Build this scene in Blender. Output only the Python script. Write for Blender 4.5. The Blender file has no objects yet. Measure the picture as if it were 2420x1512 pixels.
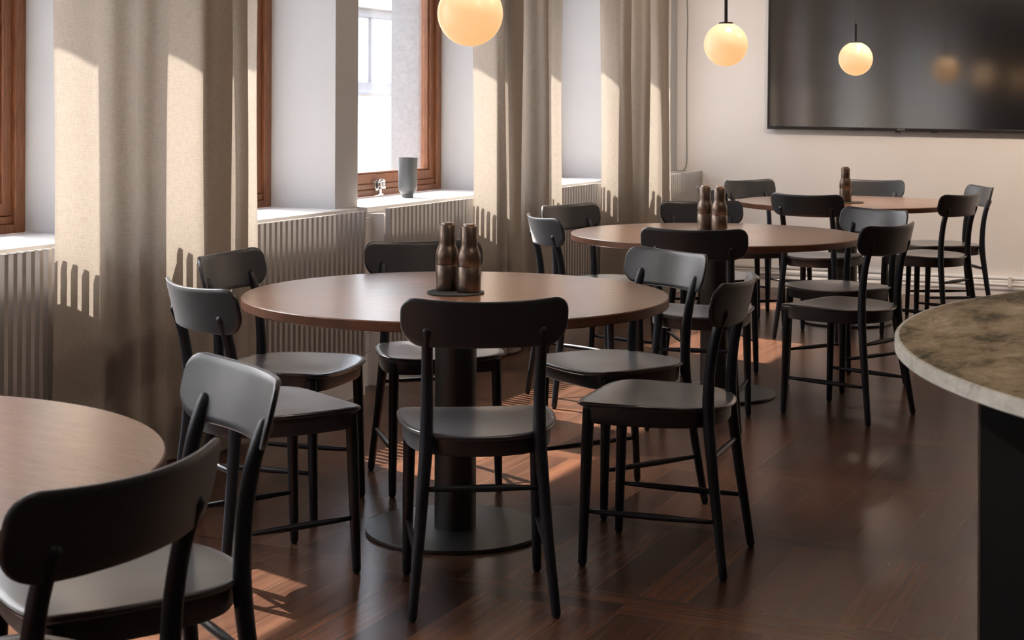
import bpy, bmesh, math, random
from math import sin, cos, pi, radians, sqrt
from mathutils import Vector, Matrix, Euler

random.seed(7)
SC = bpy.context.scene
COL = SC.collection

# ------------------------------------------------------------------ camera
cd = bpy.data.cameras.new('camera'); cam = bpy.data.objects.new('camera', cd); COL.objects.link(cam)
cd.sensor_width = 36.0; cd.sensor_fit = 'HORIZONTAL'
cd.lens = 36.0 * 3777.0 / 2420.0
cd.shift_y = -(756.0 - 245.2) / 2420.0
cam.matrix_world = (Matrix.Translation((3.640, 0.0, 1.334)) @ Matrix.Rotation(radians(24.5), 4, 'Z')
                    @ Matrix.Rotation(radians(90), 4, 'X') @ Matrix.Rotation(0.0036, 4, 'Z'))
cd.clip_start = 0.05; cd.clip_end = 200
cd.dof.use_dof = True; cd.dof.focus_distance = 5.2; cd.dof.aperture_fstop = 11.0
SC.camera = cam

# ------------------------------------------------------------------ sky, sun, exposure
SUN_EL = radians(45.8); SUN_AZ = radians(-19.0)            # direction of travel in plan, from +X towards -Y
W = bpy.data.worlds.new('world'); SC.world = W; W.use_nodes = True
nt = W.node_tree; nt.nodes.clear()
sky = nt.nodes.new('ShaderNodeTexSky'); sky.sky_type = 'NISHITA'; sky.sun_disc = False
sky.sun_elevation = SUN_EL; sky.sun_rotation = radians(-90 + 19); sky.air_density = 1.0; sky.dust_density = 2.0
bg = nt.nodes.new('ShaderNodeBackground'); bg.inputs['Strength'].default_value = 2.7
wo = nt.nodes.new('ShaderNodeOutputWorld')
hs_ = nt.nodes.new('ShaderNodeHueSaturation'); hs_.inputs['Saturation'].default_value = 0.66
nt.links.new(sky.outputs[0], hs_.inputs['Color']); nt.links.new(hs_.outputs[0], bg.inputs['Color']); nt.links.new(bg.outputs[0], wo.inputs['Surface'])
sd = bpy.data.lights.new('sun', 'SUN'); sun = bpy.data.objects.new('sun', sd); COL.objects.link(sun)
sd.energy = 57.0; sd.color = (1.0, 0.88, 0.78); sd.angle = radians(0.6)
sdir = Vector((cos(SUN_AZ) * cos(SUN_EL), sin(SUN_AZ) * cos(SUN_EL), -sin(SUN_EL)))
sun.rotation_euler = sdir.to_track_quat('-Z', 'Y').to_euler(); sun.location = (-8, 8, 9)
vs = SC.view_settings
vs.view_transform = 'Standard'; vs.look = 'None'; vs.gamma = 1.0; vs.use_curve_mapping = False
vs.exposure = 0.20

# plan of the window wall: openings along Y
OPEN = [(-1.90, -0.42), (-0.20, 1.30), (1.50, 2.95), (3.15, 4.75), (4.92, 6.44), (6.65, 8.215), (8.42, 9.93), (10.12, 11.22)]
HEAD = 2.50; SILL = 0.84; XPIER = -0.20; XOUT = -0.86; YEND = 11.41; YFRONT = -3.2; XR = 8.2; CEIL = 3.05

for k, (a, b) in enumerate(OPEN):                             # sampling portals in the window openings
    pd = bpy.data.lights.new('window_portal', 'AREA'); pd.shape = 'RECTANGLE'; pd.size = b - a; pd.size_y = HEAD - SILL
    pd.cycles.is_portal = True
    po = bpy.data.objects.new('window_portal', pd); COL.objects.link(po)
    po.matrix_world = Matrix.Translation((XOUT - 0.02, (a + b) / 2, (HEAD + SILL) / 2)) @ Matrix.Rotation(radians(90), 4, 'Z') @ Matrix.Rotation(radians(90), 4, 'X')
    po.rotation_euler = Euler((radians(90), 0, radians(-90)))
    po.location = (XOUT - 0.02, (a + b) / 2, (HEAD + SILL) / 2)

# warm spots added as wall fill, standing in for track lighting: one row turned to the window wall, one to the end wall
def spot(x, y, tx, ty, tz, e, ang=100, col=(1.0, 0.80, 0.64)):
    ld = bpy.data.lights.new('spot_or_fill_light', 'SPOT'); ld.energy = e; ld.color = col; ld.spot_size = radians(ang); ld.spot_blend = 1.0; ld.shadow_soft_size = 0.10
    lo = bpy.data.objects.new('spot_or_fill_light', ld); COL.objects.link(lo); lo.location = (x, y, CEIL - 0.16)
    lo.rotation_euler = (Vector((tx, ty, tz)) - lo.location).to_track_quat('-Z', 'Y').to_euler()
for y in (-1.0, 1.2, 3.4, 5.6, 7.8, 10.0): spot(3.2, y, 0.0, y, 1.5, 50.0)
for x, e in ((0.7, 48.0), (2.1, 125.0), (3.6, 160.0), (5.2, 130.0), (6.9, 120.0)): spot(x, 8.9, x, YEND, 1.2, e)
for x, y, e in ((2.75, 4.1, 26.0), (2.05, 6.75, 26.0), (1.9, 9.6, 40.0)):                 # narrow downlights
    spot(x + 0.05, y, x, y, 0.0, e, 34, (1.0, 0.62, 0.36))
spot(4.0, 3.0, 4.0, 3.0, 0.9, 34.0, 80)                     # over the counter
for x, y, e in ((1.41, 4.48, 105.0), (1.44, 7.09, 120.0), (1.55, 9.80, 170.0), (1.43, 1.86, 95.0)):   # a downlight over each table
    spot(x + 0.3, y, x, y, 0.74, e, 42, (1.0, 0.62, 0.36) if y > 9 else (1.0, 0.76, 0.56))
spot(2.5, -0.6, 3.25, 2.6, 0.9, 60.0, 26)  # added fill from behind the camera for the counter edge
for y in (1.0, 5.0): spot(5.6, y, XR, y, 1.6, 120.0)

# ------------------------------------------------------------------ materials
def mat(name):
    m = bpy.data.materials.new(name); m.use_nodes = True
    n = m.node_tree; b = n.nodes['Principled BSDF']
    return m, n, b
def nd(n, t, **kw):
    x = n.nodes.new(t)
    for k, v in kw.items():
        if k in x.inputs: x.inputs[k].default_value = v
        else: setattr(x, k, v)
    return x
def math_(n, op, a, b=None, c=None):
    x = n.nodes.new('ShaderNodeMath'); x.operation = op
    for i, v in enumerate((a, b, c)):
        if v is None: continue
        if isinstance(v, (int, float)): x.inputs[i].default_value = v
        else: n.links.new(v, x.inputs[i])
    return x.outputs[0]
def ramp(n, fac, stops):
    r = n.nodes.new('ShaderNodeValToRGB'); e = r.color_ramp.elements
    while len(e) < len(stops): e.new(0.5)
    for el, (p, c) in zip(e, stops): el.position = p; el.color = (*c, 1)
    n.links.new(fac, r.inputs[0]); return r.outputs[0]
def mixc(n, fac, a, b, mode='MIX'):
    x = n.nodes.new('ShaderNodeMix'); x.data_type = 'RGBA'; x.blend_type = mode
    for i, v in ((0, fac), (6, a), (7, b)):
        if isinstance(v, (int, float)): x.inputs[i].default_value = v
        elif isinstance(v, tuple): x.inputs[i].default_value = (*v, 1)
        else: n.links.new(v, x.inputs[i])
    return x.outputs[2]
def coords(n, scale=(1, 1, 1), rot=(0, 0, 0), kind='Object'):
    t = n.nodes.new('ShaderNodeTexCoord'); m = n.nodes.new('ShaderNodeMapping')
    m.inputs['Scale'].default_value = scale; m.inputs['Rotation'].default_value = rot
    n.links.new(t.outputs[kind], m.inputs[0]); return m.outputs[0]
def noise(n, vec, scale, detail=4, rough=0.55, dist=0.0):
    x = nd(n, 'ShaderNodeTexNoise'); x.inputs['Scale'].default_value = scale; x.inputs['Detail'].default_value = detail
    x.inputs['Roughness'].default_value = rough; x.inputs['Distortion'].default_value = dist
    n.links.new(vec, x.inputs['Vector']); return x.outputs['Fac']
def bump(n, b, h, strength=0.2, dist=0.01):
    x = nd(n, 'ShaderNodeBump'); x.inputs['Strength'].default_value = strength; x.inputs['Distance'].default_value = dist
    n.links.new(h, x.inputs['Height']); n.links.new(x.outputs[0], b.inputs['Normal'])

def plain(name, col, rough=0.5, metal=0.0, var=0.06, scale=8.0, bstr=0.05, spec=0.5):
    m, n, b = mat(name)
    f = noise(n, coords(n), scale)
    lo = tuple(c * (1 - var) for c in col); hi = tuple(min(1, c * (1 + var)) for c in col)
    n.links.new(ramp(n, f, [(0.3, lo), (0.7, hi)]), b.inputs['Base Color'])
    b.inputs['Roughness'].default_value = rough; b.inputs['Metallic'].default_value = metal
    b.inputs['Specular IOR Level'].default_value = spec
    if bstr: bump(n, b, noise(n, coords(n), scale * 30, 2), bstr, 0.002)
    return m

M = {}
M['wall'] = plain('painted_plaster', (0.80, 0.775, 0.75), 0.7, var=0.015, scale=3, bstr=0.08, spec=0.3)
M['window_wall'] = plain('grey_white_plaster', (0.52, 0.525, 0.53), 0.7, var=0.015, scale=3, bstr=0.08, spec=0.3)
M['dark_wall'] = plain('dark_unseen_wall', (0.07, 0.062, 0.056), 0.6, var=0.1)  # unseen walls, made dark to cut fill and reflections
M['ceiling'] = plain('ceiling_paint', (0.62, 0.60, 0.58), 0.8, var=0.01, bstr=0)
M['white'] = plain('white_lacquer', (0.80, 0.79, 0.78), 0.38, var=0.01, bstr=0.02)
M['pipe'] = plain('pipe_paint', (0.80, 0.78, 0.75), 0.35, var=0.01, bstr=0)
M['slat'] = plain('slat_lacquer', (0.42, 0.395, 0.37), 0.45, var=0.01, bstr=0.02)
M['cover_back'] = plain('grey_board', (0.42, 0.40, 0.38), 0.6, var=0.02, bstr=0)
M['facade'] = plain('facade_render', (0.93, 0.82, 0.70), 0.85, var=0.03, scale=2, bstr=0.1)
M['outer'] = plain('grey_roughcast', (0.34, 0.32, 0.31), 0.9, var=0.25, scale=60, bstr=0.3)
M['street'] = plain('pavement', (0.55, 0.53, 0.50), 0.9, var=0.1)
M['facade_frame'] = plain('grey_window_paint', (0.42, 0.36, 0.34), 0.6, spec=0.2)
M['steel'] = plain('chrome', (0.75, 0.74, 0.72), 0.18, 1.0, bstr=0)
M['black_metal'] = plain('black_powder_coat', (0.024, 0.023, 0.022), 0.33, 0.0, var=0.1, scale=300, bstr=0.10, spec=1.0)
M['lamp_metal'] = plain('dark_bronze', (0.02, 0.019, 0.018), 0.4, 0.6, bstr=0)
M['bezel'] = plain('screen_bezel', (0.012, 0.012, 0.013), 0.35, bstr=0)
M['rubber'] = plain('black_glide', (0.008, 0.008, 0.008), 0.6, bstr=0)
M['trivet'] = plain('grey_trivet', (0.045, 0.047, 0.048), 0.75, var=0.15, scale=120, bstr=0.2)
M['vase'] = plain('slate_ceramic', (0.075, 0.083, 0.092), 0.42, var=0.05, bstr=0.02)
M['letter'] = plain('silver_letter', (0.55, 0.54, 0.53), 0.35, 0.6, bstr=0)
M['counter_front'] = plain('dark_laminate', (0.012, 0.0145, 0.017), 0.5, var=0.05, bstr=0.02)
M['edge_strip'] = plain('aluminium_strip', (0.45, 0.43, 0.41), 0.3, 0.9, bstr=0)
M['cable'] = plain('grey_cable', (0.10, 0.105, 0.10), 0.5, bstr=0)

def chair_mat(name, along):
    m, n, b = mat(name)
    w = (0, 1) if along == 'seat' else (1, 0)                # grain runs along x; seat lies in xy, backrest stands in xz
    f = noise(n, coords(n, (4, 40 * w[1], 40 * w[0])), 5.0, 5, 0.6, 0.3)
    p = noise(n, coords(n, (14, 230 * w[1], 230 * w[0])), 3.0, 2, 0.5)
    pores = math_(n, 'MINIMUM', math_(n, 'MULTIPLY', math_(n, 'MAXIMUM', math_(n, 'SUBTRACT', p, 0.60), 0.0), 9.0), 1.0)
    n.links.new(ramp(n, f, [(0.3, (0.006, 0.0085, 0.014)), (0.75, (0.013, 0.0175, 0.027))]), b.inputs['Base Color'])
    n.links.new(math_(n, 'MULTIPLY_ADD', f, 0.03 if along == 'seat' else 0.10, 0.27 if along == 'seat' else 0.34), b.inputs['Roughness'])
    n.links.new(math_(n, 'MULTIPLY_ADD', pores, -0.04 if along == 'seat' else -0.4, 0.8), b.inputs['Specular IOR Level'])
    b.inputs['Coat Weight'].default_value = 1.0 if along == 'seat' else 0.4; b.inputs['Coat Roughness'].default_value = 0.27 if along == 'seat' else 0.38
    b.inputs['Sheen Weight'].default_value = 0.38; b.inputs['Sheen Roughness'].default_value = 0.42; b.inputs['Sheen Tint'].default_value = (0.95, 0.97, 1.0, 1)
    bump(n, b, math_(n, 'SUBTRACT', math_(n, 'MULTIPLY', f, 0.4), pores), 0.0 if along == 'seat' else 0.06, 0.0005)
    return m
M['chair'] = chair_mat('black_stained_oak_seat', 'seat'); M['chair_back'] = chair_mat('black_stained_oak_back', 'back')
def chair_leg_mat():
    m, n, b = mat('black_stained_oak_leg')
    f = noise(n, coords(n, (60, 60, 5)), 8.0, 4, 0.6, 0.3)
    n.links.new(ramp(n, f, [(0.3, (0.006, 0.0085, 0.015)), (0.75, (0.012, 0.017, 0.028))]), b.inputs['Base Color'])
    b.inputs['Roughness'].default_value = 0.42; b.inputs['Specular IOR Level'].default_value = 0.55
    bump(n, b, f, 0.18, 0.001)
    return m
M['chair_leg'] = chair_leg_mat()

def walnut(name, rot, edge=False):
    m, n, b = mat(name)
    v = coords(n, (2.2, 26, 26), (0, 0, rot))
    f = noise(n, v, 3.0, 6, 0.62, 1.1)
    fine = noise(n, coords(n, (7, 130, 130), (0, 0, rot)), 5.0, 4, 0.7)
    c = ramp(n, f, [(0.28, (0.20, 0.092, 0.050)), (0.5, (0.34, 0.175, 0.100)), (0.72, (0.47, 0.27, 0.165))])
    c = mixc(n, math_(n, 'MULTIPLY', fine, 0.55), c, (0.15, 0.066, 0.036), 'MIX')
    n.links.new(c, b.inputs['Base Color'])
    n.links.new(math_(n, 'MULTIPLY_ADD', fine, 0.14, 0.22), b.inputs['Roughness'])
    b.inputs['Specular IOR Level'].default_value = 1.0; b.inputs['Coat Weight'].default_value = 1.0; b.inputs['Coat IOR'].default_value = 1.85; b.inputs['Coat Roughness'].default_value = 0.25
    bump(n, b, fine, 0.10, 0.0008)
    return m
M['walnut'] = walnut('walnut_veneer', radians(-28))
M['walnut_edge'] = plain('walnut_rim', (0.17, 0.072, 0.038), 0.42, var=0.25, scale=14, bstr=0.02)  # darker walnut for the tabletop rim
M['walnut_lid'] = walnut('walnut_turned', 0)
def window_wood():
    m, n, b = mat('varnished_window_wood')
    f = noise(n, coords(n, (40, 40, 3)), 3.0, 5, 0.6, 0.8)
    g = noise(n, coords(n, (3, 3, 3)), 2.0, 2)
    c = ramp(n, f, [(0.3, (0.11, 0.038, 0.016)), (0.55, (0.24, 0.095, 0.042)), (0.8, (0.38, 0.175, 0.075))])
    c = mixc(n, math_(n, 'MULTIPLY', g, 0.6), c, (0.17, 0.062, 0.028))
    n.links.new(c, b.inputs['Base Color']); b.inputs['Roughness'].default_value = 0.38
    bump(n, b, f, 0.15, 0.002)
    return m
M['window_wood'] = window_wood()

def floor_mat():
    m, n, b = mat('dark_oak_parquet')
    t = n.nodes.new('ShaderNodeTexCoord'); s = n.nodes.new('ShaderNodeSeparateXYZ'); n.links.new(t.outputs['Object'], s.inputs[0])
    X, Y = s.outputs[0], s.outputs[1]
    P, B, BW, LW = 0.82, 0.16, 0.135, 1.1
    ysh = math_(n, 'ADD', Y, 8.2 + 0.17)
    row = math_(n, 'FLOOR', math_(n, 'DIVIDE', ysh, P)); ym = math_(n, 'SUBTRACT', ysh, math_(n, 'MULTIPLY', row, P))
    band = math_(n, 'LESS_THAN', ym, B)
    # boards along Y inside a row
    col = math_(n, 'FLOOR', math_(n, 'DIVIDE', X, BW)); xm = math_(n, 'SUBTRACT', X, math_(n, 'MULTIPLY', col, BW))
    # boards along X inside a band: two lanes, staggered
    lane = math_(n, 'FLOOR', math_(n, 'DIVIDE', ym, B / 2)); lm = math_(n, 'SUBTRACT', ym, math_(n, 'MULTIPLY', lane, B / 2))
    xs = math_(n, 'ADD', X, math_(n, 'ADD', math_(n, 'MULTIPLY', row, 0.37), math_(n, 'MULTIPLY', lane, 0.5)))
    lcol = math_(n, 'FLOOR', math_(n, 'DIVIDE', xs, LW)); lxm = math_(n, 'SUBTRACT', xs, math_(n, 'MULTIPLY', lcol, LW))
    def wn(a, bb):
        cv = n.nodes.new('ShaderNodeCombineXYZ'); n.links.new(a, cv.inputs[0]); n.links.new(bb, cv.inputs[1])
        w = n.nodes.new('ShaderNodeTexWhiteNoise'); w.noise_dimensions = '3D'; n.links.new(cv.outputs[0], w.inputs['Vector']); return w.outputs['Value']
    idA = wn(col, row); idB = wn(lcol, math_(n, 'ADD', math_(n, 'MULTIPLY', row, 2), math_(n, 'ADD', lane, 100)))
    def sel(a, bb): return math_(n, 'ADD', math_(n, 'MULTIPLY', math_(n, 'SUBTRACT', 1.0, band), a), math_(n, 'MULTIPLY', band, bb))
    bid = sel(idA, idB)
    # grain
    def grain(sx, sy, idv, sc, det, dist):
        cv = n.nodes.new('ShaderNodeCombineXYZ')
        n.links.new(math_(n, 'MULTIPLY', X, sx), cv.inputs[0]); n.links.new(math_(n, 'MULTIPLY', Y, sy), cv.inputs[1]); n.links.new(math_(n, 'MULTIPLY', idv, 37), cv.inputs[2])
        return noise(n, cv.outputs[0], sc, det, 0.62, dist)
    gA = grain(42, 1.4, idA, 1.0, 6, 0.4); gB = grain(1.2, 44, idB, 1.0, 6, 0.3)
    fA = grain(190, 9, idA, 1.0, 3, 0.6); fB = grain(9, 190, idB, 1.0, 3, 0.6)
    g = sel(gA, gB); fi = sel(fA, fB)
    c = ramp(n, g, [(0.25, (0.052, 0.023, 0.014)), (0.5, (0.112, 0.051, 0.030)), (0.75, (0.150, 0.072, 0.042))])
    tone = ramp(n, bid, [(0.0, (0.52, 0.52, 0.54)), (0.5, (1.0, 1.0, 1.0)), (1.0, (1.32, 1.24, 1.16))])
    c = mixc(n, 1.0, c, tone, 'MULTIPLY')
    c = mixc(n, math_(n, 'MULTIPLY', math_(n, 'GREATER_THAN', fi, 0.64), 0.18), c, (0.035, 0.016, 0.010))
    # joints
    def edge(v, w, e): return math_(n, 'LESS_THAN', math_(n, 'MINIMUM', v, math_(n, 'SUBTRACT', w, v)), e)
    jA = edge(xm, BW, 0.0008); jB = math_(n, 'MAXIMUM', edge(lm, B / 2, 0.0008), edge(lxm, LW, 0.0008))
    j = sel(jA, jB)
    c = mixc(n, math_(n, 'MULTIPLY', j, 0.34), c, (0.30, 0.20, 0.14))
    n.links.new(c, b.inputs['Base Color'])
    n.links.new(math_(n, 'MULTIPLY_ADD', fi, 0.06, 0.23), b.inputs['Roughness'])
    b.inputs['Specular IOR Level'].default_value = 0.36
    bump(n, b, math_(n, 'MULTIPLY', j, -1.0), 0.15, 0.0006)
    return m
M['floor'] = floor_mat()

def curtain_mat():
    m, n, b = mat('linen_weave')
    t = coords(n, (1, 1, 1))
    a = noise(n, coords(n, (800, 800, 40)), 1.0, 2); h = noise(n, coords(n, (40, 40, 800)), 1.0, 2)
    f = math_(n, 'MULTIPLY', math_(n, 'ADD', a, h), 0.5)
    c = ramp(n, f, [(0.35, (0.37, 0.325, 0.28)), (0.65, (0.50, 0.45, 0.39))])
    n.nodes.remove(b)
    d = nd(n, 'ShaderNodeBsdfDiffuse'); tr = nd(n, 'ShaderNodeBsdfTranslucent'); mx = nd(n, 'ShaderNodeMixShader'); mx.inputs[0].default_value = 0.30
    n.links.new(c, d.inputs['Color']); n.links.new(c, tr.inputs['Color'])
    n.links.new(d.outputs[0], mx.inputs[1]); n.links.new(tr.outputs[0], mx.inputs[2])
    n.links.new(mx.outputs[0], n.nodes['Material Output'].inputs['Surface'])
    return m
M['curtain'] = curtain_mat()

def glass_mat():
    m, n, b = mat('window_glass'); n.nodes.remove(b)
    tr = nd(n, 'ShaderNodeBsdfTransparent'); tr.inputs['Color'].default_value = (0.96, 0.97, 0.97, 1)
    gl = nd(n, 'ShaderNodeBsdfGlossy'); gl.inputs['Roughness'].default_value = 0.02
    fr = nd(n, 'ShaderNodeFresnel'); fr.inputs['IOR'].default_value = 1.45
    mx = nd(n, 'ShaderNodeMixShader'); n.links.new(math_(n, 'MULTIPLY', fr.outputs[0], 0.7), mx.inputs[0])
    n.links.new(tr.outputs[0], mx.inputs[1]); n.links.new(gl.outputs[0], mx.inputs[2])
    n.links.new(mx.outputs[0], n.nodes['Material Output'].inputs['Surface'])
    return m
M['glass'] = glass_mat()
def screen_mat():
    m, n, b = mat('dark_screen')
    f = noise(n, coords(n), 3.0, 2)
    n.links.new(ramp(n, f, [(0.3, (0.0045, 0.0046, 0.005)), (0.7, (0.006, 0.006, 0.0065))]), b.inputs['Base Color'])
    b.inputs['Roughness'].default_value = 0.11; b.inputs['IOR'].default_value = 2.7
    return m
M['screen'] = screen_mat()
M['pale_glass'] = plain('facade_glass', (0.80, 0.77, 0.72), 0.3, bstr=0, spec=0.2)  # pane painted pale, its overexposed brightness put into the colour
def globe_mat():
    m, n, b = mat('opal_glass')
    f = noise(n, coords(n), 5.0, 1)
    n.links.new(ramp(n, f, [(0.3, (0.40, 0.37, 0.33)), (0.7, (0.42, 0.39, 0.35))]), b.inputs['Base Color'])
    b.inputs['Roughness'].default_value = 0.3
    b.inputs['Emission Color'].default_value = (1.0, 0.55, 0.23, 1); b.inputs['Emission Strength'].default_value = 0.80
    return m
M['globe'] = globe_mat()
def bronze():
    m, n, b = mat('brushed_bronze')
    f = noise(n, coords(n, (1, 1, 1)), 28.0, 4, 0.6); g = noise(n, coords(n, (80, 80, 3)), 3.0, 3)
    c = ramp(n, f, [(0.3, (0.13, 0.098, 0.078)), (0.7, (0.22, 0.170, 0.138))])
    n.links.new(c, b.inputs['Base Color']); b.inputs['Metallic'].default_value = 1.0
    n.links.new(math_(n, 'MULTIPLY_ADD', g, 0.2, 0.26), b.inputs['Roughness'])
    return m
M['bronze'] = bronze()
def stone(name, pale):
    m, n, b = mat(name)
    v = coords(n, (2.3, 0.95, 2.0), (0, 0, radians(-18)))
    big = noise(n, v, 1.7, 8, 0.66, 1.4); mid = noise(n, v, 9.0, 8, 0.75, 1.6); sm = noise(n, coords(n), 60.0, 4, 0.7)
    f = math_(n, 'ADD', math_(n, 'MULTIPLY', big, 0.55), math_(n, 'ADD', math_(n, 'MULTIPLY', mid, 0.35), math_(n, 'MULTIPLY', sm, 0.12)))
    if pale: st = [(0.38, (0.16, 0.165, 0.145)), (0.47, (0.55, 0.54, 0.48)), (0.6, (0.78, 0.76, 0.69))]
    else: st = [(0.40, (0.025, 0.024, 0.013)), (0.455, (0.12, 0.098, 0.055)), (0.51, (0.32, 0.245, 0.15)), (0.57, (0.42, 0.33, 0.215)), (0.64, (0.66, 0.55, 0.43))]
    n.links.new(ramp(n, f, st), b.inputs['Base Color'])
    b.inputs['Roughness'].default_value = 0.6; b.inputs['Specular IOR Level'].default_value = 0.18
    bump(n, b, mid, 0.06, 0.002)
    return m
M['stone'] = stone('green_marble', False); M['stone_edge'] = stone('green_marble_edge', True)

# ------------------------------------------------------------------ mesh helpers
def new_mesh(bm, name, m, smooth=True, bevel=0.0, segs=2):
    me = bpy.data.meshes.new(name)
    bmesh.ops.recalc_face_normals(bm, faces=bm.faces)
    bm.to_mesh(me); bm.free()
    for p in me.polygons: p.use_smooth = smooth
    for mm in (m if isinstance(m, (list, tuple)) else [m]): me.materials.append(mm)
    return me
def obj(name, bm, m, parent=None, smooth=False, bevel=0.0, segs=2, sharp=None):
    me = new_mesh(bm, name, m, smooth)
    if sharp is not None:
        for p in me.polygons: p.use_smooth = True
        me.set_sharp_from_angle(angle=radians(sharp))
    o = bpy.data.objects.new(name, me); COL.objects.link(o)
    if bevel:
        bv = o.modifiers.new('bevel', 'BEVEL'); bv.width = bevel; bv.segments = segs; bv.limit_method = 'ANGLE'; bv.angle_limit = radians(40)
    if parent is not None: o.parent = parent
    return o
def tag(o, label=None, cat=None, group=None, kind=None):
    if label: o['label'] = label
    if cat: o['category'] = cat
    if group: o['group'] = group
    if kind: o['kind'] = kind
    return o
def thing(name, label, cat, loc=(0, 0, 0), rz=0.0, group=None):
    o = bpy.data.objects.new(name, None); o.empty_display_size = 0.1; COL.objects.link(o)
    o.location = loc; o.rotation_euler = (0, 0, rz)
    return tag(o, label, cat, group)
def copy_tree(o, parent=None):
    kids = [c for c in bpy.data.objects if c.parent == o]
    c = o.copy(); COL.objects.link(c)
    if parent is not None: c.parent = parent
    for k in kids: copy_tree(k, c)
    return c
def box(bm, x0, x1, y0, y1, z0, z1):
    vs_ = [bm.verts.new(p) for p in ((x0, y0, z0), (x1, y0, z0), (x1, y1, z0), (x0, y1, z0), (x0, y0, z1), (x1, y0, z1), (x1, y1, z1), (x0, y1, z1))]
    for f in ((3, 2, 1, 0), (4, 5, 6, 7), (0, 1, 5, 4), (1, 2, 6, 5), (2, 3, 7, 6), (3, 0, 4, 7)): bm.faces.new([vs_[i] for i in f])
def boxes(*L):
    bm = bmesh.new()
    for b in L: box(bm, *b)
    return bm
def sweep(bm, pts, rad, n=14, dome0=False, dome1=False):
    """tube through pts with a radius per point; rounded ends where asked"""
    P = [Vector(p) for p in pts]; R = list(rad)
    if dome0:
        d = (P[0] - P[1]).normalized(); r = R[0]
        P = [P[0] + d * r * (s - 0.0) for s in (0.98, 0.85, 0.5)] + P; R = [r * .2, r * .53, r * .87] + R
    if dome1:
        d = (P[-1] - P[-2]).normalized(); r = R[-1]; e = P[-1]
        P = P + [e + d * r * s for s in (0.5, 0.85, 0.98)]; R = R + [r * .87, r * .53, r * .2]
    rings = []
    up = Vector((1, 0, 0)) if abs((P[-1] - P[0]).normalized().x) < 0.8 else Vector((0, 0, 1))
    for i, p in enumerate(P):
        t = (P[min(i + 1, len(P) - 1)] - P[max(i - 1, 0)]).normalized()
        a = (up - t * up.dot(t)).normalized(); b = t.cross(a)
        rings.append([bm.verts.new(p + (a * cos(2 * pi * k / n) + b * sin(2 * pi * k / n)) * R[i]) for k in range(n)])
    for r0, r1 in zip(rings, rings[1:]):
        for k in range(n): bm.faces.new((r0[k], r0[(k + 1) % n], r1[(k + 1) % n], r1[k]))
    bm.faces.new(rings[0]); bm.faces.new(rings[-1][::-1])
def lathe(bm, prof, n=40, cx=0, cy=0):
    rings = []
    for r, z in prof:
        if r < 1e-6: rings.append([bm.verts.new((cx, cy, z))])
        else: rings.append([bm.verts.new((cx + r * cos(2 * pi * k / n), cy + r * sin(2 * pi * k / n), z)) for k in range(n)])
    for a, b in zip(rings, rings[1:]):
        for k in range(n):
            k2 = (k + 1) % n
            if len(a) == 1 and len(b) == 1: continue
            if len(a) == 1: bm.faces.new((a[0], b[k2], b[k]))
            elif len(b) == 1: bm.faces.new((a[k], a[k2], b[0]))
            else: bm.faces.new((a[k], a[k2], b[k2], b[k]))
    if len(rings[0]) > 1: bm.faces.new(rings[0][::-1])
    if len(rings[-1]) > 1: bm.faces.new(rings[-1])
def tube(pts, rad, n=14, **k):
    bm = bmesh.new(); sweep(bm, pts, rad, n, **k); return bm
def turned(prof, n=40):
    bm = bmesh.new(); lathe(bm, prof, n); return bm
def smoothpath(pts, per=6):
    out = []
    for i in range(len(pts) - 1):
        p0 = pts[max(i - 1, 0)]; p1 = pts[i]; p2 = pts[i + 1]; p3 = pts[min(i + 2, len(pts) - 1)]
        for k in range(per):
            t = k / per
            out.append(tuple(0.5 * (2 * b + (c - a) * t + (2 * a - 5 * b + 4 * c - d) * t * t + (3 * b - a - 3 * c + d) * t ** 3) for a, b, c, d in zip(p0, p1, p2, p3)))
    out.append(tuple(pts[-1])); return out
def struct(name, bm, m, parent=None, **k):
    o = obj(name, bm, m, parent, **k); o['kind'] = 'structure'; return o

# ------------------------------------------------------------------ room shell
struct('floor', boxes((XOUT, XR, YFRONT, YEND + 0.2, -0.12, 0.0)), M['floor'])
struct('ceiling', boxes((XOUT, XR, YFRONT, YEND + 0.2, CEIL, CEIL + 0.15)), M['ceiling'])
bm = bmesh.new()
ys = [YFRONT] + [v for ab in OPEN for v in ab] + [YEND]
for i in range(0, len(ys), 2): box(bm, XOUT + 0.03, XPIER, ys[i], ys[i + 1], 0, CEIL)
for a, b in OPEN:
    box(bm, XOUT + 0.03, XPIER, a, b, HEAD, CEIL)
    box(bm, XOUT + 0.03, -0.26, a, b, 0, SILL - 0.04)
struct('wall_left', bm, M['window_wall'])
bm = bmesh.new()                                           # roughcast outside skin, returns into the reveals
for i in range(0, len(ys), 2): box(bm, XOUT - 0.02, XOUT + 0.03, ys[i] - 0.0, ys[i + 1] + 0.0, -1.0, CEIL + 0.15)
for a, b in OPEN:
    box(bm, XOUT - 0.02, XOUT + 0.03, a, b, HEAD, CEIL + 0.15); box(bm, XOUT - 0.02, XOUT + 0.03, a, b, -1.0, SILL - 0.02)
    box(bm, XOUT + 0.03, -0.64, b - 0.004, b - 0.0005, SILL - 0.02, HEAD); box(bm, XOUT + 0.03, -0.64, a + 0.0005, a + 0.004, SILL - 0.02, HEAD)
struct('trim_1', bm, M['outer'])
struct('wall_back', boxes((XOUT, XR, YEND, YEND + 0.2, 0, CEIL)), M['wall'])
struct('wall_right', boxes((XR, XR + 0.2, YFRONT, YEND + 0.2, 0, CEIL)), M['dark_wall'])
struct('wall_front', boxes((XOUT, XR, YFRONT - 0.2, YFRONT, 0, CEIL)), M['dark_wall'])
struct('baseboard_back', boxes((XPIER, XR, YEND - 0.016, YEND, 0, 0.075)), M['white'], bevel=0.003)

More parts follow.
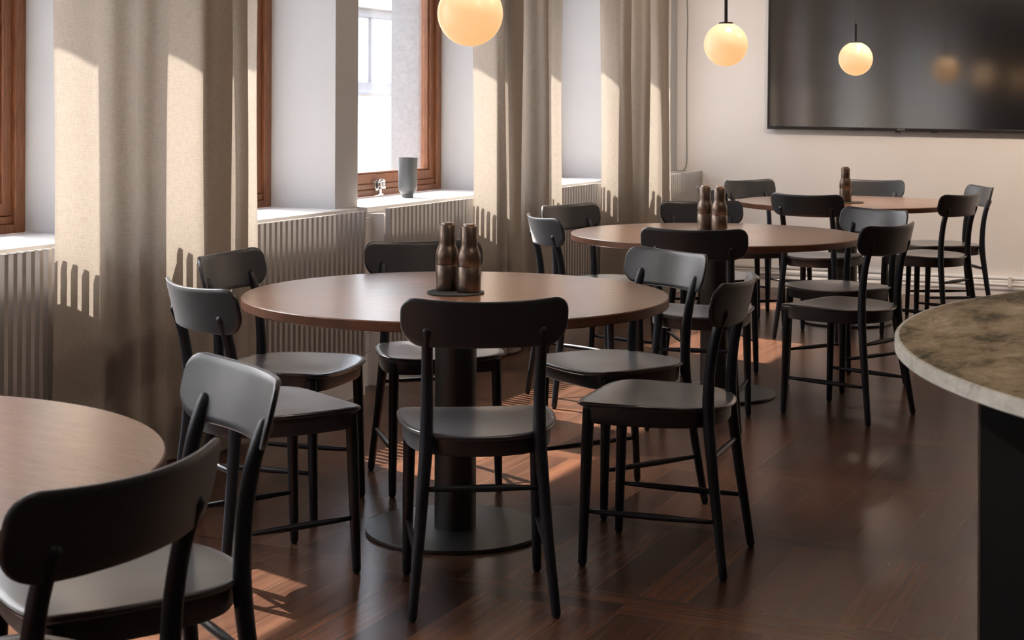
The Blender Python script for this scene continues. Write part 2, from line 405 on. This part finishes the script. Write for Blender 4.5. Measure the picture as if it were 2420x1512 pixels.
# ------------------------------------------------------------------ windows
for k, (a, b) in enumerate(OPEN):
    wd = bpy.data.objects.new('window_%d' % (k + 1), None); COL.objects.link(wd); wd.location = (-0.6, (a + b) / 2, SILL); wd['kind'] = 'structure'
    def L(x0, x1, y0, y1, z0, z1, c=(-0.6, (a + b) / 2, SILL)): return (x0 - c[0], x1 - c[0], y0 - c[1], y1 - c[1], z0 - c[2], z1 - c[2])
    fw = 0.055
    obj('frame', boxes(L(-0.64, -0.55, a, a + fw, SILL, HEAD), L(-0.64, -0.55, b - fw, b, SILL, HEAD), L(-0.64, -0.55, a + fw, b - fw, SILL, SILL + 0.035),
                       L(-0.64, -0.562, a + fw, b - fw, SILL + 0.035, SILL + 0.065), L(-0.64, -0.55, a + fw, b - fw, HEAD - fw, HEAD)), M['window_wood'], wd, bevel=0.004)
    s0, s1, z0, z1 = a + fw, b - fw, SILL + 0.067, HEAD - fw; sw = 0.048
    obj('sash', boxes(L(-0.63, -0.568, s0, s0 + sw, z0, z1), L(-0.63, -0.568, s1 - sw, s1, z0, z1), L(-0.63, -0.568, s0 + sw, s1 - sw, z0, z0 + sw), L(-0.63, -0.568, s0 + sw, s1 - sw, z1 - sw, z1),
                      L(-0.612, -0.58, s1 - sw - 0.014, s1 - sw, z0 + sw, z1 - sw), L(-0.612, -0.58, s0 + sw, s1 - sw - 0.014, z0 + sw, z0 + sw + 0.012)), M['window_wood'], wd, bevel=0.003)
    obj('pane', boxes(L(-0.607, -0.601, s0 + sw - 0.008, s1 - sw + 0.008, z0 + sw - 0.008, z1 - sw + 0.008)), M['glass'], wd)
    obj('sill', boxes(L(-0.55, -0.135, a - 0.02 if k else a, min(b + 0.10, YEND - 0.002), SILL - 0.028, SILL)), M['white'], wd, bevel=0.003)
    # casement stay on the bottom rail
    yl = a + 0.818 if k == 5 else (a + b) / 2
    bm = boxes(L(-0.566, -0.548, yl - 0.030, yl + 0.030, SILL + 0.030, SILL + 0.085))
    bm2 = bmesh.new(); yc = yl - (a + b) / 2
    lathe(bm2, [(0, 0.040), (0.021, 0.040), (0.0225, 0.043), (0.0225, 0.052), (0.0205, 0.054), (0.0205, 0.058), (0.0225, 0.060), (0.0225, 0.074), (0.0205, 0.076), (0.0205, 0.079), (0.022, 0.081), (0.019, 0.090), (0, 0.092)], 20, 0.074, yc)
    sweep(bm2, [(0.070, yc - 0.010, 0.008), (0.070, yc - 0.010, 0.040)], [0.010, 0.010], 12)
    box(bm2, 0.05, 0.078, yc - 0.040, yc + 0.012, 0.002, 0.012)
    tmp = bpy.data.meshes.new('t'); bm2.to_mesh(tmp); bm.from_mesh(tmp); bpy.data.meshes.remove(tmp); bm2.free()
    obj('latch', bm, M['steel'], wd, sharp=40)

# ------------------------------------------------------------------ radiator covers
def radiator_cover(y0, y1, label):
    t = thing('radiator_cover', label, 'radiator cover', (0, y0, 0), 0, 'slatted radiator covers under the windows')
    Ln = y1 - y0; bm = bmesh.new(); pitch = 0.0415; nsl = int(Ln / pitch); pitch = (Ln - 0.018) / nsl
    for i in range(nsl + 1): box(bm, -0.026, 0.0, i * pitch, i * pitch + 0.018, 0.178, SILL)
    box(bm, -0.026, -0.012, 0.0, Ln, 0.18, 0.21)
    obj('slat_panel', bm, M['slat'], t)
    obj('plinth', boxes((-0.034, 0.0, 0, Ln, 0, 0.178)), M['white'], t, bevel=0.002)
    for yy in (0.0, Ln - 0.016): obj('side_panel', boxes((-0.19, -0.034, yy, yy + 0.016, 0, SILL - 0.028)), M['white'], t)
    obj('back_panel', boxes((-0.150, -0.140, 0.017, Ln - 0.017, 0.10, SILL - 0.03)), M['white'], t)
    return t
COVERS = [(-1.9, 1.35, 'slatted cover near the camera under the first windows'),
          (1.5, 2.95, 'slatted radiator cover hidden left of the frame'),
          (3.15, 4.80, 'white slatted radiator cover at the far left edge, half behind the first curtain'),
          (4.92, 6.38, 'slatted radiator cover between the first and second curtain, left of the narrow pier'),
          (6.61, 8.22, 'slatted radiator cover under the slate vase, right of the narrow pier'),
          (8.42, 9.93, 'slatted radiator cover between the second and third curtain'),
          (10.12, YEND - 0.002, 'slatted radiator cover in the far corner right of the third curtain')]
for y0, y1, lb in COVERS[2:]: radiator_cover(y0, y1, lb)
# recessed panels in front of the piers and below the last stretch of wall
for k, (y0, y1) in enumerate([(4.80, 4.92), (6.38, 6.61), (8.22, 8.42), (9.93, 10.12)]):
    struct('trim_%d' % (k + 2), boxes((-0.20, -0.10, y0 + 0.001, y1 - 0.001, 0.0, 0.155), (-0.20, -0.11, y0 + 0.001, y1 - 0.001, 0.158, 0.25), (-0.20, -0.10, y0 + 0.001, y1 - 0.001, 0.253, 0.795)), M['white'], bevel=0.002)

# ------------------------------------------------------------------ curtains
def curtain(path, label, spread):
    """path: plan points (X, Y) of the hem; hung from the ceiling"""
    P = smoothpath(path, 4); ym = sum(p[1] for p in P) / len(P); y0 = path[0][1]
    zs = [0.012 + (CEIL - 0.03) * (i / 26) ** 1.0 for i in range(27)]
    bm = bmesh.new(); rows = []
    for j, z in enumerate(zs):
        t = z / CEIL; row = []
        for i, (x, y) in enumerate(P):
            s = i / len(P)
            yy = y - spread * (t - 0.45) * (y - y0)
            xx = 0.075 + (x - 0.075) * (1.0 + 0.10 * (0.5 - t)) + 0.010 * sin(9 * s + 2.1 * t * 3) * (1 - abs(2 * t - 1))
            xx = max(xx, 0.014)
            row.append(bm.verts.new((xx, yy + 0.008 * sin(14 * s + 5 * t), z)))
        rows.append(row)
    for a, b in zip(rows, rows[1:]):
        for i in range(len(a) - 1): bm.faces.new((a[i], a[i + 1], b[i + 1], b[i]))
    o = obj('curtain', bm, M['curtain'], None, smooth=True)
    return tag(o, label, 'curtain', 'linen curtains along the window wall')
def pleat(ya, yb, xf, xb):                                   # a folded-over pleat: front layer out to yb, back under it, out again
    return [(xf, ya + 0.01), (xf + 0.008, (ya + yb) / 2), (xf, yb - 0.008), (xf - 0.012, yb), (xf - 0.022, yb - 0.012), (xf - 0.030, (ya + yb) / 2),
            (xf - 0.034, ya + 0.022), (xf - 0.042, ya + 0.012), (xb + 0.004, ya + 0.022), (xb, (ya + yb) / 2), (xb, yb + 0.004)]
curtain([(0.035, 4.215), (0.03, 4.25), (0.05, 4.31), (0.085, 4.375), (0.075, 4.42), (0.045, 4.48), (0.05, 4.525), (0.095, 4.555), (0.10, 4.60), (0.055, 4.65), (0.06, 4.69), (0.095, 4.715), (0.085, 4.78), (0.045, 4.83)]
        + [(0.035, 4.86), (0.05, 4.91), (0.085, 4.965)] + pleat(4.985, 5.135, 0.115, 0.04) + [(0.045, 5.155)] + pleat(5.165, 5.265, 0.11, 0.045) + [(0.06, 5.29), (0.085, 5.34), (0.08, 5.375)],
        'beige linen curtain nearest the camera, left, behind the blue-black chair', 0.012)
curtain([(0.03, 7.43), (0.03, 7.47), (0.05, 7.53), (0.085, 7.60)] + pleat(7.61, 7.685, 0.11, 0.04) + [(0.05, 7.70)] + pleat(7.71, 7.86, 0.12, 0.05) + [(0.085, 7.90), (0.09, 7.96), (0.055, 8.02), (0.06, 8.07), (0.10, 8.10)]
        + pleat(8.12, 8.24, 0.115, 0.045) + [(0.08, 8.27), (0.10, 8.32), (0.06, 8.38), (0.05, 8.44), (0.085, 8.49), (0.08, 8.515)],
        'beige linen curtain in the middle, right of the slate vase', 0.012)
curtain([(0.02, 9.27), (0.02, 9.33), (0.05, 9.37), (0.09, 9.40)] + pleat(9.41, 9.60, 0.115, 0.045) + [(0.06, 9.63), (0.04, 9.68), (0.05, 9.74), (0.10, 9.77)] + pleat(9.79, 9.91, 0.115, 0.045)
        + [(0.05, 9.95), (0.04, 10.0), (0.055, 10.07), (0.09, 10.13)] + pleat(10.14, 10.30, 0.12, 0.05) + [(0.07, 10.34), (0.10, 10.39)],
        'beige linen curtain farthest away, beside the corner with the hanging cable', 0.012)

# ------------------------------------------------------------------ chairs
TZ = 0.74
def seat_half():
    P = [(0.0, 0.222), (0.07, 0.220), (0.13, 0.214), (0.172, 0.203), (0.198, 0.183), (0.212, 0.15), (0.218, 0.10), (0.217, 0.04), (0.212, -0.02), (0.202, -0.075),
         (0.186, -0.120), (0.162, -0.158), (0.125, -0.188), (0.08, -0.208), (0.04, -0.217), (0.0, -0.220)]
    return smoothpath(P, 3)
HALF = seat_half()
OUT = HALF[:-1] + [(-x, y) for x, y in HALF[::-1]][:-1]
def dish(x, y): return 0.470 + 0.008 * (x / 0.215) ** 2 - 0.006 * max(0.0, 1 - (x / 0.2) ** 2 - ((y + 0.03) / 0.2) ** 2) + (-0.004 * max(0, (y - 0.15) / 0.07))
def seat_bm():
    bm = bmesh.new(); n = len(OUT); rings = []
    for s in (0.30, 0.55, 0.78, 0.92, 0.985): rings.append([bm.verts.new((x * s, y * s, dish(x * s, y * s))) for x, y in OUT])
    for s, dz in ((1.0, -0.003), (1.0, -0.008), (0.975, -0.013), (0.90, -0.013)): rings.append([bm.verts.new((x * s, y * s, dish(x, y) + dz)) for x, y in OUT])
    c = bm.verts.new((0, 0, dish(0, 0)))
    for k in range(n): bm.faces.new((c, rings[0][k], rings[0][(k + 1) % n]))
    for a, b in zip(rings, rings[1:]):
        for k in range(n): bm.faces.new((a[k], b[k], b[(k + 1) % n], a[(k + 1) % n]))
    bm.faces.new(rings[-1]); return bm
def apron_bm():
    bm = bmesh.new(); n = len(OUT)
    def ring(s, z): return [bm.verts.new((x * s, y * s, z if z < 0.45 else dish(x, y) - 0.013)) for x, y in OUT]
    R = [ring(0.94, 0.46), ring(0.93, 0.420), ring(0.915, 0.4145), ring(0.86, 0.4145), ring(0.85, 0.46)]
    for a, b in zip(R, R[1:] + R[:1]):
        for k in range(n): bm.faces.new((a[k], b[k], b[(k + 1) % n], a[(k + 1) % n]))
    return bm
PT = 0.747
def back_y(x, z): return -0.2490 - (z - PT) * 0.24 + 1.12 * x * x
def backrest_bm():
    bm = bmesh.new(); Wd, zb, zt, r, th = 0.2195, 0.703, 0.832, 0.056, 0.0065
    cols = [-Wd + r * (1 - cos(a * pi / 16)) for a in range(8)]; cols += [-Wd + r + (2 * Wd - 2 * r) * i / 26 for i in range(27)]; cols += [-c for c in cols[:8]][::-1]
    def lim(x, g):
        def inset(rad):
            a = abs(x) - (Wd - rad); return 0.0 if a <= 0 else rad - sqrt(max(0.0, rad * rad - a * a))
        lo, hi = zb + inset(0.056) + 0.05 * max(0.0, abs(x) - 0.1) ** 2 * 10, zt - 0.006 + 0.009 * (x / 0.2) ** 2 - inset(0.040)
        return lo + g * (hi - lo)
    rim = []
    def sheet(off, ins):
        S = []
        for x in cols:
            colv = []
            for j in range(11):
                z = lim(x, j / 10); cx, cz = 0, (zt + zb) / 2
                xx = x * (1 - ins / Wd); zz = cz + (z - cz) * (1 - ins / ((zt - zb) / 2))
                colv.append(bm.verts.new((xx, back_y(xx, zz) + off, zz)))
            S.append(colv)
        for a, b in zip(S, S[1:]):
            for j in range(10): bm.faces.new((a[j], a[j + 1], b[j + 1], b[j]))
        return S
    def loop(S): return [c[0] for c in S] + S[-1][1:] + [c[-1] for c in S[::-1]][1:] + S[0][::-1][1:-1]
    F = loop(sheet(th, 0.003)); Bk = loop(sheet(-th, 0.003)); mid = []
    for a, b in zip(F, Bk):
        p = (a.co + b.co) / 2; cz = (zt + zb) / 2
        q = Vector((p.x / (1 - 0.003 / Wd), 0, cz + (p.z - cz) / (1 - 0.003 / ((zt - zb) / 2)))); q.y = back_y(q.x, q.z); mid.append(q)
    m1 = [bm.verts.new(q + Vector((0, th * 0.55, 0))) for q in mid]; m2 = [bm.verts.new(q - Vector((0, th * 0.55, 0))) for q in mid]; n = len(F)
    for a, b in ((F, m1), (m1, m2), (m2, Bk)):
        for k in range(n): bm.faces.new((a[k], a[(k + 1) % n], b[(k + 1) % n], b[k]))
    return bm
def rear_leg_bm(s):
    pts = [(0.187, -0.231, 0.012), (0.1765, -0.2165, 0.12), (0.167, -0.203, 0.22), (0.159, -0.191, 0.32), (0.1525, -0.182, 0.40), (0.1490, -0.178, 0.46), (0.1480, -0.178, 0.52), (0.1482, -0.184, 0.60), (0.149, -0.196, 0.67), (0.1495, -0.211, 0.72), (0.150, -0.222, 0.745)]
    rad = [0.0128, 0.0140, 0.0152, 0.0163, 0.0174, 0.0177, 0.0168, 0.0158, 0.0152, 0.0149, 0.0146]
    pts = smoothpath(pts, 3); rad = [v[0] for v in smoothpath([(r,) for r in rad], 3)]
    return tube([(s * x, y, z) for x, y, z in pts], rad, 16, dome0=True, dome1=True)
def front_leg_bm(s):
    pts = [(0.186, 0.183, 0.012), (0.1825, 0.177, 0.20), (0.180, 0.172, 0.36), (0.178, 0.168, 0.452)]
    return tube([(s * x, y, z) for x, y, z in pts], [0.0128, 0.0155, 0.0172, 0.0175], 16, dome0=True)
def stretcher_bm(p, q):
    p, q = Vector(p), Vector(q); pts = [p.lerp(q, t) for t in (0, .15, .35, .5, .65, .85, 1)]
    return tube(pts, [0.0062, 0.0075, 0.0095, 0.010, 0.0095, 0.0075, 0.0062], 12)
def build_chair():
    t = thing('dining_chair', 'x', 'chair')
    obj('seat', seat_bm(), M['chair'], t, sharp=50)
    obj('seat_frame', apron_bm(), M['chair_back'], t, sharp=50)
    obj('backrest', backrest_bm(), M['chair_back'], t, sharp=60)
    for s in (-1, 1):
        for leg, gp in ((obj('leg', rear_leg_bm(s), M['chair_leg'], t, smooth=True), (s * 0.1877, -0.232)), (obj('leg', front_leg_bm(s), M['chair_leg'], t, sharp=60), (s * 0.1861, 0.1832))):
            g = bmesh.new(); lathe(g, [(0.0082, 0.0), (0.0088, 0.002), (0.0085, 0.008), (0.006, 0.010)], 14, *gp)
            obj('glide', g, M['rubber'], leg, smooth=True)
    obj('stretcher', stretcher_bm((-0.158, -0.190, 0.330), (0.158, -0.190, 0.330)), M['chair_leg'], t, smooth=True)
    for s in (-1, 1): obj('stretcher', stretcher_bm((s * 0.1735, -0.211, 0.158), (s * 0.183, 0.178, 0.158)), M['chair_leg'], t, smooth=True)
    return t
GR = ['chairs around the nearest complete table', 'chairs around the middle table', 'chairs around the farthest table', 'chairs at the cropped table in the left corner']
CH = [
 (1.749, 3.932, 30.4, 0, 'black wooden chair in the front centre with its back squarely to the camera'),
 (2.082, 4.490, 94.3, 0, 'black wooden chair right of the nearest complete table, turned sideways, whole frame in view'),
 (1.731, 5.041, 147.0, 0, 'black wooden chair behind the right end of the nearest complete table, grey backrest facing us'),
 (1.061, 5.014, 219.3, 0, 'black wooden chair facing us behind the two grinders on the nearest complete table'),
 (0.770, 4.518, 276.0, 0, 'black wooden chair behind the left end of the nearest complete table, beside the slatted cover'),
 (1.108, 3.882, 330.4, 0, 'blue-black wooden chair left of the nearest complete table, seen from behind against the first curtain'),
 (1.774, 2.369, 146.3, 3, 'black wooden chair with pale grey sheen on its tilted backrest, at the cropped foreground table'),
 (2.011, 1.812, 87.8, 3, 'large black wooden chair cut off by the bottom left corner, back to the camera'),
 (1.578, 6.435, 10.8, 1, 'black wooden chair with its back to the camera at the front of the middle table'),
 (1.203, 7.785, 211.2, 1, 'black wooden chair facing us behind the two grinders on the middle table'),
 (2.079, 6.893, 71.7, 1, 'black wooden chair standing clear right of the middle table, beside the marble countertop'),
 (1.913, 7.600, 147.5, 1, 'black wooden chair behind the right end of the middle table, grey backrest facing us'),
 (0.793, 7.336, 252.2, 1, 'black wooden chair behind the left end of the middle table, before the slatted cover'),
 (0.957, 6.739, 312.0, 1, 'small blue-lit wooden chair at the left tip of the middle table, seen from behind'),
 (1.442, 9.123, 351.7, 2, 'black wooden chair, back to the camera, front left of the farthest table'),
 (1.989, 9.430, 69.1, 2, 'black wooden chair right of the farthest table, dark backrest with its back to us'),
 (1.972, 10.177, 118.9, 2, 'black wooden chair nearest the end wall on the right, pale backrest facing us'),
 (1.382, 10.579, 178.4, 2, 'black wooden chair facing us behind the single grinder on the farthest table'),
 (0.826, 10.289, 236.9, 2, 'black wooden chair behind the left end of the farthest table, against the bare wall'),
 (0.890, 9.440, 310.0, 2, 'black wooden chair almost hidden behind the grinders of the middle table'),
]
proto = build_chair()
for i, (x, y, rz, g, lb) in enumerate(CH):
    c = proto if i == 0 else copy_tree(proto)
    c.location = (x, y, 0); c.rotation_euler = (0, 0, radians(rz)); c['label'] = lb; c['group'] = GR[g]

# ------------------------------------------------------------------ tables
def build_table():
    t = thing('round_table', 'x', 'table')
    R = 0.664
    top = obj('tabletop', turned([(0, TZ - 0.031), (R - 0.012, TZ - 0.031), (R - 0.002, TZ - 0.0295), (R, TZ - 0.027), (R, TZ - 0.003), (R - 0.003, TZ), (0, TZ)], 128), [M['walnut'], M['walnut_edge']], t, sharp=35)
    for p in top.data.polygons:
        if abs(p.normal.z) < 0.9: p.material_index = 1
    obj('column', turned([(0.0652, 0.012), (0.0652, TZ - 0.038)], 48), M['black_metal'], t, sharp=40)
    obj('base_plate', turned([(0.276, 0.0), (0.280, 0.002), (0.2804, 0.010), (0.279, 0.0125), (0, 0.0125)], 96), M['black_metal'], t, sharp=35)
    obj('mounting_plate', boxes((-0.30, 0.30, -0.045, 0.045, TZ - 0.039, TZ - 0.031), (-0.045, 0.045, -0.30, 0.30, TZ - 0.039, TZ - 0.031)), M['black_metal'], t, bevel=0.002)
    return t
TB = [(1.409, 4.478, 24.5, 'round walnut table in the centre, nearest complete one, on a black column base'),
      (1.437, 7.094, 10.0, 'round walnut table in the middle distance, second complete one, on a black column base'),
      (1.437, 9.800, 40.0, 'round walnut table farthest away in front of the end wall below the screen'),
      (1.430, 1.857, -10.0, 'round walnut table cut off by the left edge of the picture, in the foreground')]
tp = build_table()
for i, (x, y, rz, lb) in enumerate(TB):
    t = tp if i == 0 else copy_tree(tp)
    t.location = (x, y, 0); t.rotation_euler = (0, 0, radians(rz)); t['label'] = lb; t['group'] = 'round walnut tables in a row'

# ------------------------------------------------------------------ mills and trivets
def build_mill():
    t = thing('grinder', 'x', 'grinder')
    arc = [(0.0366 - 0.0 * 1, 0.0)]
    lo = [(0, 0.0), (0.030, 0.0), (0.0345, 0.002), (0.0366, 0.008), (0.0368, 0.0795), (0.036, 0.0805), (0, 0.0805)]
    up = [(0.0, 0.0812), (0.036, 0.0812), (0.0368, 0.0822), (0.0367, 0.108), (0.0358, 0.118), (0.0335, 0.127), (0.0305, 0.1345), (0.0278, 0.141), (0.0270, 0.147), (0.0267, 0.154), (0.0265, 0.2035), (0.0250, 0.2055), (0.0205, 0.2058), (0.0203, 0.203), (0, 0.203)]
    obj('base', turned(lo, 48), M['bronze'], t, sharp=40)
    obj('upper_body', turned(up, 48), M['bronze'], t, sharp=40)
    obj('lid', turned([(0, 0.204), (0.0196, 0.204), (0.0198, 0.211), (0.0190, 0.2128), (0, 0.2132)], 32), M['walnut_lid'], t, sharp=40)
    return t
mp = build_mill()
def room(xc, yc): return (xc * cos(radians(24.5)) - yc * sin(radians(24.5)) + 3.640, xc * sin(radians(24.5)) + yc * cos(radians(24.5)))
MILLS = [(*room(-0.2025, 5.045), 'bronze bottle-shaped grinder, left and farther back of the pair on the nearest complete table'),
         (*room(-0.1320, 4.985), 'bronze bottle-shaped grinder, right and nearer of the pair on the nearest complete table'),
         (*room(0.898, 7.420), 'bronze bottle-shaped grinder, left and farther back of the pair on the middle table'),
         (*room(0.955, 7.345), 'bronze bottle-shaped grinder, right and nearer of the pair on the middle table'),
         (*room(2.030, 9.720), 'single bronze bottle-shaped grinder on the farthest table')]
for i, (x, y, lb) in enumerate(MILLS):
    t = mp if i == 0 else copy_tree(mp)
    t.location = (x, y, TZ + 0.006); t.rotation_euler = (0, 0, i * 1.3); t['label'] = lb; t['group'] = 'bronze grinders on the tables'
TRIV = [(*room(-0.174, 5.005), 'dark grey round trivet under the two grinders on the nearest complete table'),
        (*room(0.925, 7.385), 'dark grey round trivet under the two grinders on the middle table'),
        (*room(2.050, 9.720), 'dark grey round trivet under the single grinder on the farthest table')]
tm = turned([(0, 0.0), (0.086, 0.0), (0.0895, 0.0015), (0.0895, 0.0045), (0.088, 0.006), (0, 0.006)], 64)
tr0 = obj('trivet', tm, M['trivet'], None, sharp=40)
for i, (x, y, lb) in enumerate(TRIV):
    t = tr0 if i == 0 else tr0.copy()
    if i: COL.objects.link(t)
    t.location = (x, y, TZ); tag(t, lb, 'trivet', 'trivets under the grinders')

# ------------------------------------------------------------------ pendant lamps
def build_lamp():
    t = thing('pendant_lamp', 'x', 'lamp')
    R = 0.1025; prof = []
    for i in range(33):
        a = -pi / 2 + (pi * 0.925) * i / 32
        prof.append((max(0.0, R * cos(a)) if i else 0.0, R * sin(a)))
    prof.append((0, prof[-1][1]))
    obj('globe', turned(prof, 64), M['globe'], t, smooth=True)
    obj('cap', turned([(0, 0.0965), (0.0325, 0.0965), (0.0335, 0.099), (0.0325, 0.1035), (0.010, 0.106), (0, 0.106)], 40), M['lamp_metal'], t, sharp=40)
    obj('stem', turned([(0.0078, 0.105), (0.0078, 0.213), (0.0065, 0.2145), (0, 0.2145)], 20), M['lamp_metal'], t, sharp=40)
    obj('cord', turned([(0.0024, 0.214), (0.0024, CEIL - 1.6156 - 0.03)], 10), M['cable'], t, smooth=True)
    obj('ceiling_rose', turned([(0.05, CEIL - 1.6156 - 0.03), (0.052, CEIL - 1.6156 - 0.028), (0.052, CEIL - 1.6156), (0, CEIL - 1.6156)], 40), M['lamp_metal'], t, sharp=40)
    return t
lp = build_lamp()
for i, (x, y, lb) in enumerate([(1.450, 4.488, 'largest glowing opal globe lamp, cut off by the top edge, over the nearest complete table'),
                                (1.442, 7.241, 'glowing opal globe lamp in front of the white wall, left of the screen'),
                                (1.507, 9.726, 'smallest glowing opal globe lamp, hanging in front of the dark screen')]):
    t = lp if i == 0 else copy_tree(lp)
    t.location = (x, y, 1.6156); t['label'] = lb; t['group'] = 'opal globe pendants over the tables'

# ------------------------------------------------------------------ television on the end wall
tv = thing('television', 'large dark wall-mounted flat screen on the end wall, reflecting two lamps', 'television', (1.472, 11.352, 1.150))
tv.rotation_euler = (0, radians(0.45), 0)
w2, hh, bz = 0.966, 1.105, 0.021
obj('frame', boxes((-w2, w2, 0.0, 0.045, 0.0, bz + 0.002), (-w2, w2, 0.0, 0.045, hh - 0.016, hh), (-w2, -w2 + 0.016, 0.0, 0.045, bz + 0.002, hh - 0.016), (w2 - 0.016, w2, 0.0, 0.045, bz + 0.002, hh - 0.016), (-w2 + 0.016, w2 - 0.016, 0.02, 0.045, bz, hh - 0.016)), M['bezel'], tv, bevel=0.002)
obj('screen', boxes((-w2 + 0.016, w2 - 0.016, 0.004, 0.020, bz + 0.002, hh - 0.016)), M['screen'], tv)
def text_bm(s, size, depth):
    cu = bpy.data.curves.new('lettering', 'FONT'); cu.body = s; cu.size = size; cu.extrude = depth; cu.align_x = 'CENTER'; cu.resolution_u = 3
    o = bpy.data.objects.new('lettering', cu); COL.objects.link(o)
    dg = bpy.context.evaluated_depsgraph_get(); me = bpy.data.meshes.new_from_object(o.evaluated_get(dg))
    bm = bmesh.new(); bm.from_mesh(me); bpy.data.objects.remove(o); bpy.data.curves.remove(cu); bpy.data.meshes.remove(me)
    bmesh.ops.transform(bm, matrix=Matrix.Rotation(radians(90), 4, 'X'), verts=bm.verts); return bm
lg = obj('brand_lettering', text_bm('PHILIPS', 0.0175, 0.0006), M['letter'], tv); lg.location = (0, -0.0008, 0.0055); lg.scale = (0.92, 1, 1)
obj('receiver', boxes((-0.045, -0.010, 0.004, 0.03, -0.010, 0.0)), M['bezel'], tv, bevel=0.004)
obj('control_bump', boxes((0.20, 0.245, 0.006, 0.03, -0.005, 0.0)), M['bezel'], tv, bevel=0.002)
obj('wall_bracket', boxes((-0.3, 0.3, 0.045, 11.41 - 11.352, 0.3, 0.8)), M['bezel'], tv)

# ------------------------------------------------------------------ pipes, cable, vase
for z, lb in ((0.150, 'upper white heating pipe along the foot of the end wall'), (0.107, 'lower white heating pipe along the foot of the end wall')):
    o = obj('heating_pipe', tube([(XPIER + 0.3, YEND - 0.042, z), (XR - 0.02, YEND - 0.042, z)], [0.0135, 0.0135], 20), M['pipe'], None, smooth=True)
    tag(o, lb, 'pipe')
t = thing('pipe_bracket', 'white bracket clamping both heating pipes to the end wall, right of the farthest table', 'pipe bracket', (2.21, YEND - 0.042, 0.128))
obj('clamp', boxes((-0.013, 0.013, -0.020, 0.016, -0.040, 0.040)), M['pipe'], t, bevel=0.008, segs=3)
obj('wall_plate', boxes((-0.018, 0.018, 0.016, 0.042, -0.030, 0.030)), M['pipe'], t, bevel=0.003)
cb = tube(smoothpath([(-0.122, YEND - 0.006, CEIL), (-0.124, YEND - 0.006, 2.2), (-0.118, YEND - 0.006, 1.95), (-0.124, YEND - 0.006, 1.6), (-0.122, YEND - 0.006, 1.1), (-0.121, YEND - 0.008, 0.90), (-0.135, YEND - 0.03, 0.848), (-0.11, YEND - 0.10, 0.845), (-0.13, YEND - 0.35, 0.846), (-0.12, YEND - 0.62, 0.845)], 8), [0.0026] * 73, 10)
tag(obj('cable', cb, M['cable'], None, smooth=True), 'thin dark cable hanging down the far corner onto the radiator cover', 'cable')
vx, vy = -0.335, 7.405
va = turned([(0, 0.0), (0.030, 0.0), (0.0315, 0.003), (0.0315, 0.013), (0.030, 0.017), (0.036, 0.021), (0.043, 0.030), (0.048, 0.043), (0.0498, 0.060), (0.0500, 0.120), (0.0510, 0.180), (0.0530, 0.205), (0.0528, 0.209), (0.0505, 0.209), (0.048, 0.180), (0.047, 0.060), (0.040, 0.035), (0, 0.028)], 56)
o = obj('vase', va, M['vase'], None, sharp=50); o.location = (vx, vy, SILL); tag(o, 'slate grey footed vase standing on the white window sill', 'vase')

# ------------------------------------------------------------------ stone counter at the right
CT = (4.15, 3.15)
def ell(bm, a, b, z0, z1, n=120):
    prof = [(1 - 0.004 / a, z0), (1.0, z0 + 0.003), (1.0, z1 - 0.003), (1 - 0.003 / a, z1 - 0.0005), (1 - 0.008 / a, z1)]
    rings = [[bm.verts.new((a * s * cos(2 * pi * k / n), b * s * sin(2 * pi * k / n), z)) for k in range(n)] for s, z in prof]
    fs = []
    for i, (r0, r1) in enumerate(zip(rings, rings[1:])):
        for k in range(n):
            f = bm.faces.new((r0[k], r0[(k + 1) % n], r1[(k + 1) % n], r1[k])); f.material_index = 1
    bm.faces.new(rings[0][::-1]); f = bm.faces.new(rings[-1]); f.material_index = 0
bm = bmesh.new(); ell(bm, 1.10, 1.16, -0.026, 0.0)
o = obj('countertop', bm, [M['stone'], M['stone_edge']], None, sharp=50); o.location = (CT[0], CT[1], 0.92)
tag(o, 'rounded green-brown marble countertop with pale edge at the right', 'countertop')
t = thing('counter_base', 'dark navy counter body under the marble countertop at the right edge', 'counter', (3.268, 2.578, 0))
obj('body', boxes((0.004, 1.6, 0.004, 1.15, 0.0, 0.894)), M['counter_front'], t)
obj('edge_strip', boxes((0.0, 0.004, 0.0, 0.004, 0.0, 0.894)), M['edge_strip'], t)
obj('front_panel', boxes((0.005, 1.6, 0.0, 0.0035, 0.0, 0.894)), M['counter_front'], t)

# ------------------------------------------------------------------ outside: the house across the yard
struct('ground', boxes((-40, XOUT - 0.02, -30, 50, -1.1, -1.0)), M['street'])
hs = thing('building', 'bright building across the yard seen through the window behind the vase', 'building', (-7.0, 14.0, -1.0))
wy0, wy1, wz0, wz1 = 18.05, 19.95, 1.50, 2.62
def HB(x0, x1, y0, y1, z0, z1): return (x0 + 7.0, x1 + 7.0, y0 - 14.0, y1 - 14.0, z0 + 1.0, z1 + 1.0)
obj('wall', boxes(HB(-9, -7, -12, wy0, -1, 6.0), HB(-9, -7, wy1, 36, -1, 6.0), HB(-9, -7, wy0, wy1, -1, wz0), HB(-9, -7, wy0, wy1, wz1, 6.0)), M['facade'], hs)
wf = obj('window', boxes(HB(-7.2, -7.12, wy1 - 0.14, wy1, wz0, wz1), HB(-7.2, -7.12, wy0, wy0 + 0.14, wz0, wz1), HB(-7.2, -7.12, wy0, wy1, wz0, wz0 + 0.12), HB(-7.2, -7.12, wy0, wy1, wz1 - 0.12, wz1), HB(-7.2, -7.13, 19.00, 19.08, wz0 + 0.12, wz1 - 0.12)), M['facade_frame'], hs)
obj('pane', boxes(HB(-7.19, -7.17, wy0 + 0.1, wy1 - 0.1, wz0 + 0.1, wz1 - 0.1)), M['pale_glass'], wf)
obj('window_ledge', boxes(HB(-7.12, -6.90, wy0 - 0.08, wy1 + 0.3, wz0 - 0.05, wz0 - 0.005)), M['facade_frame'], hs)
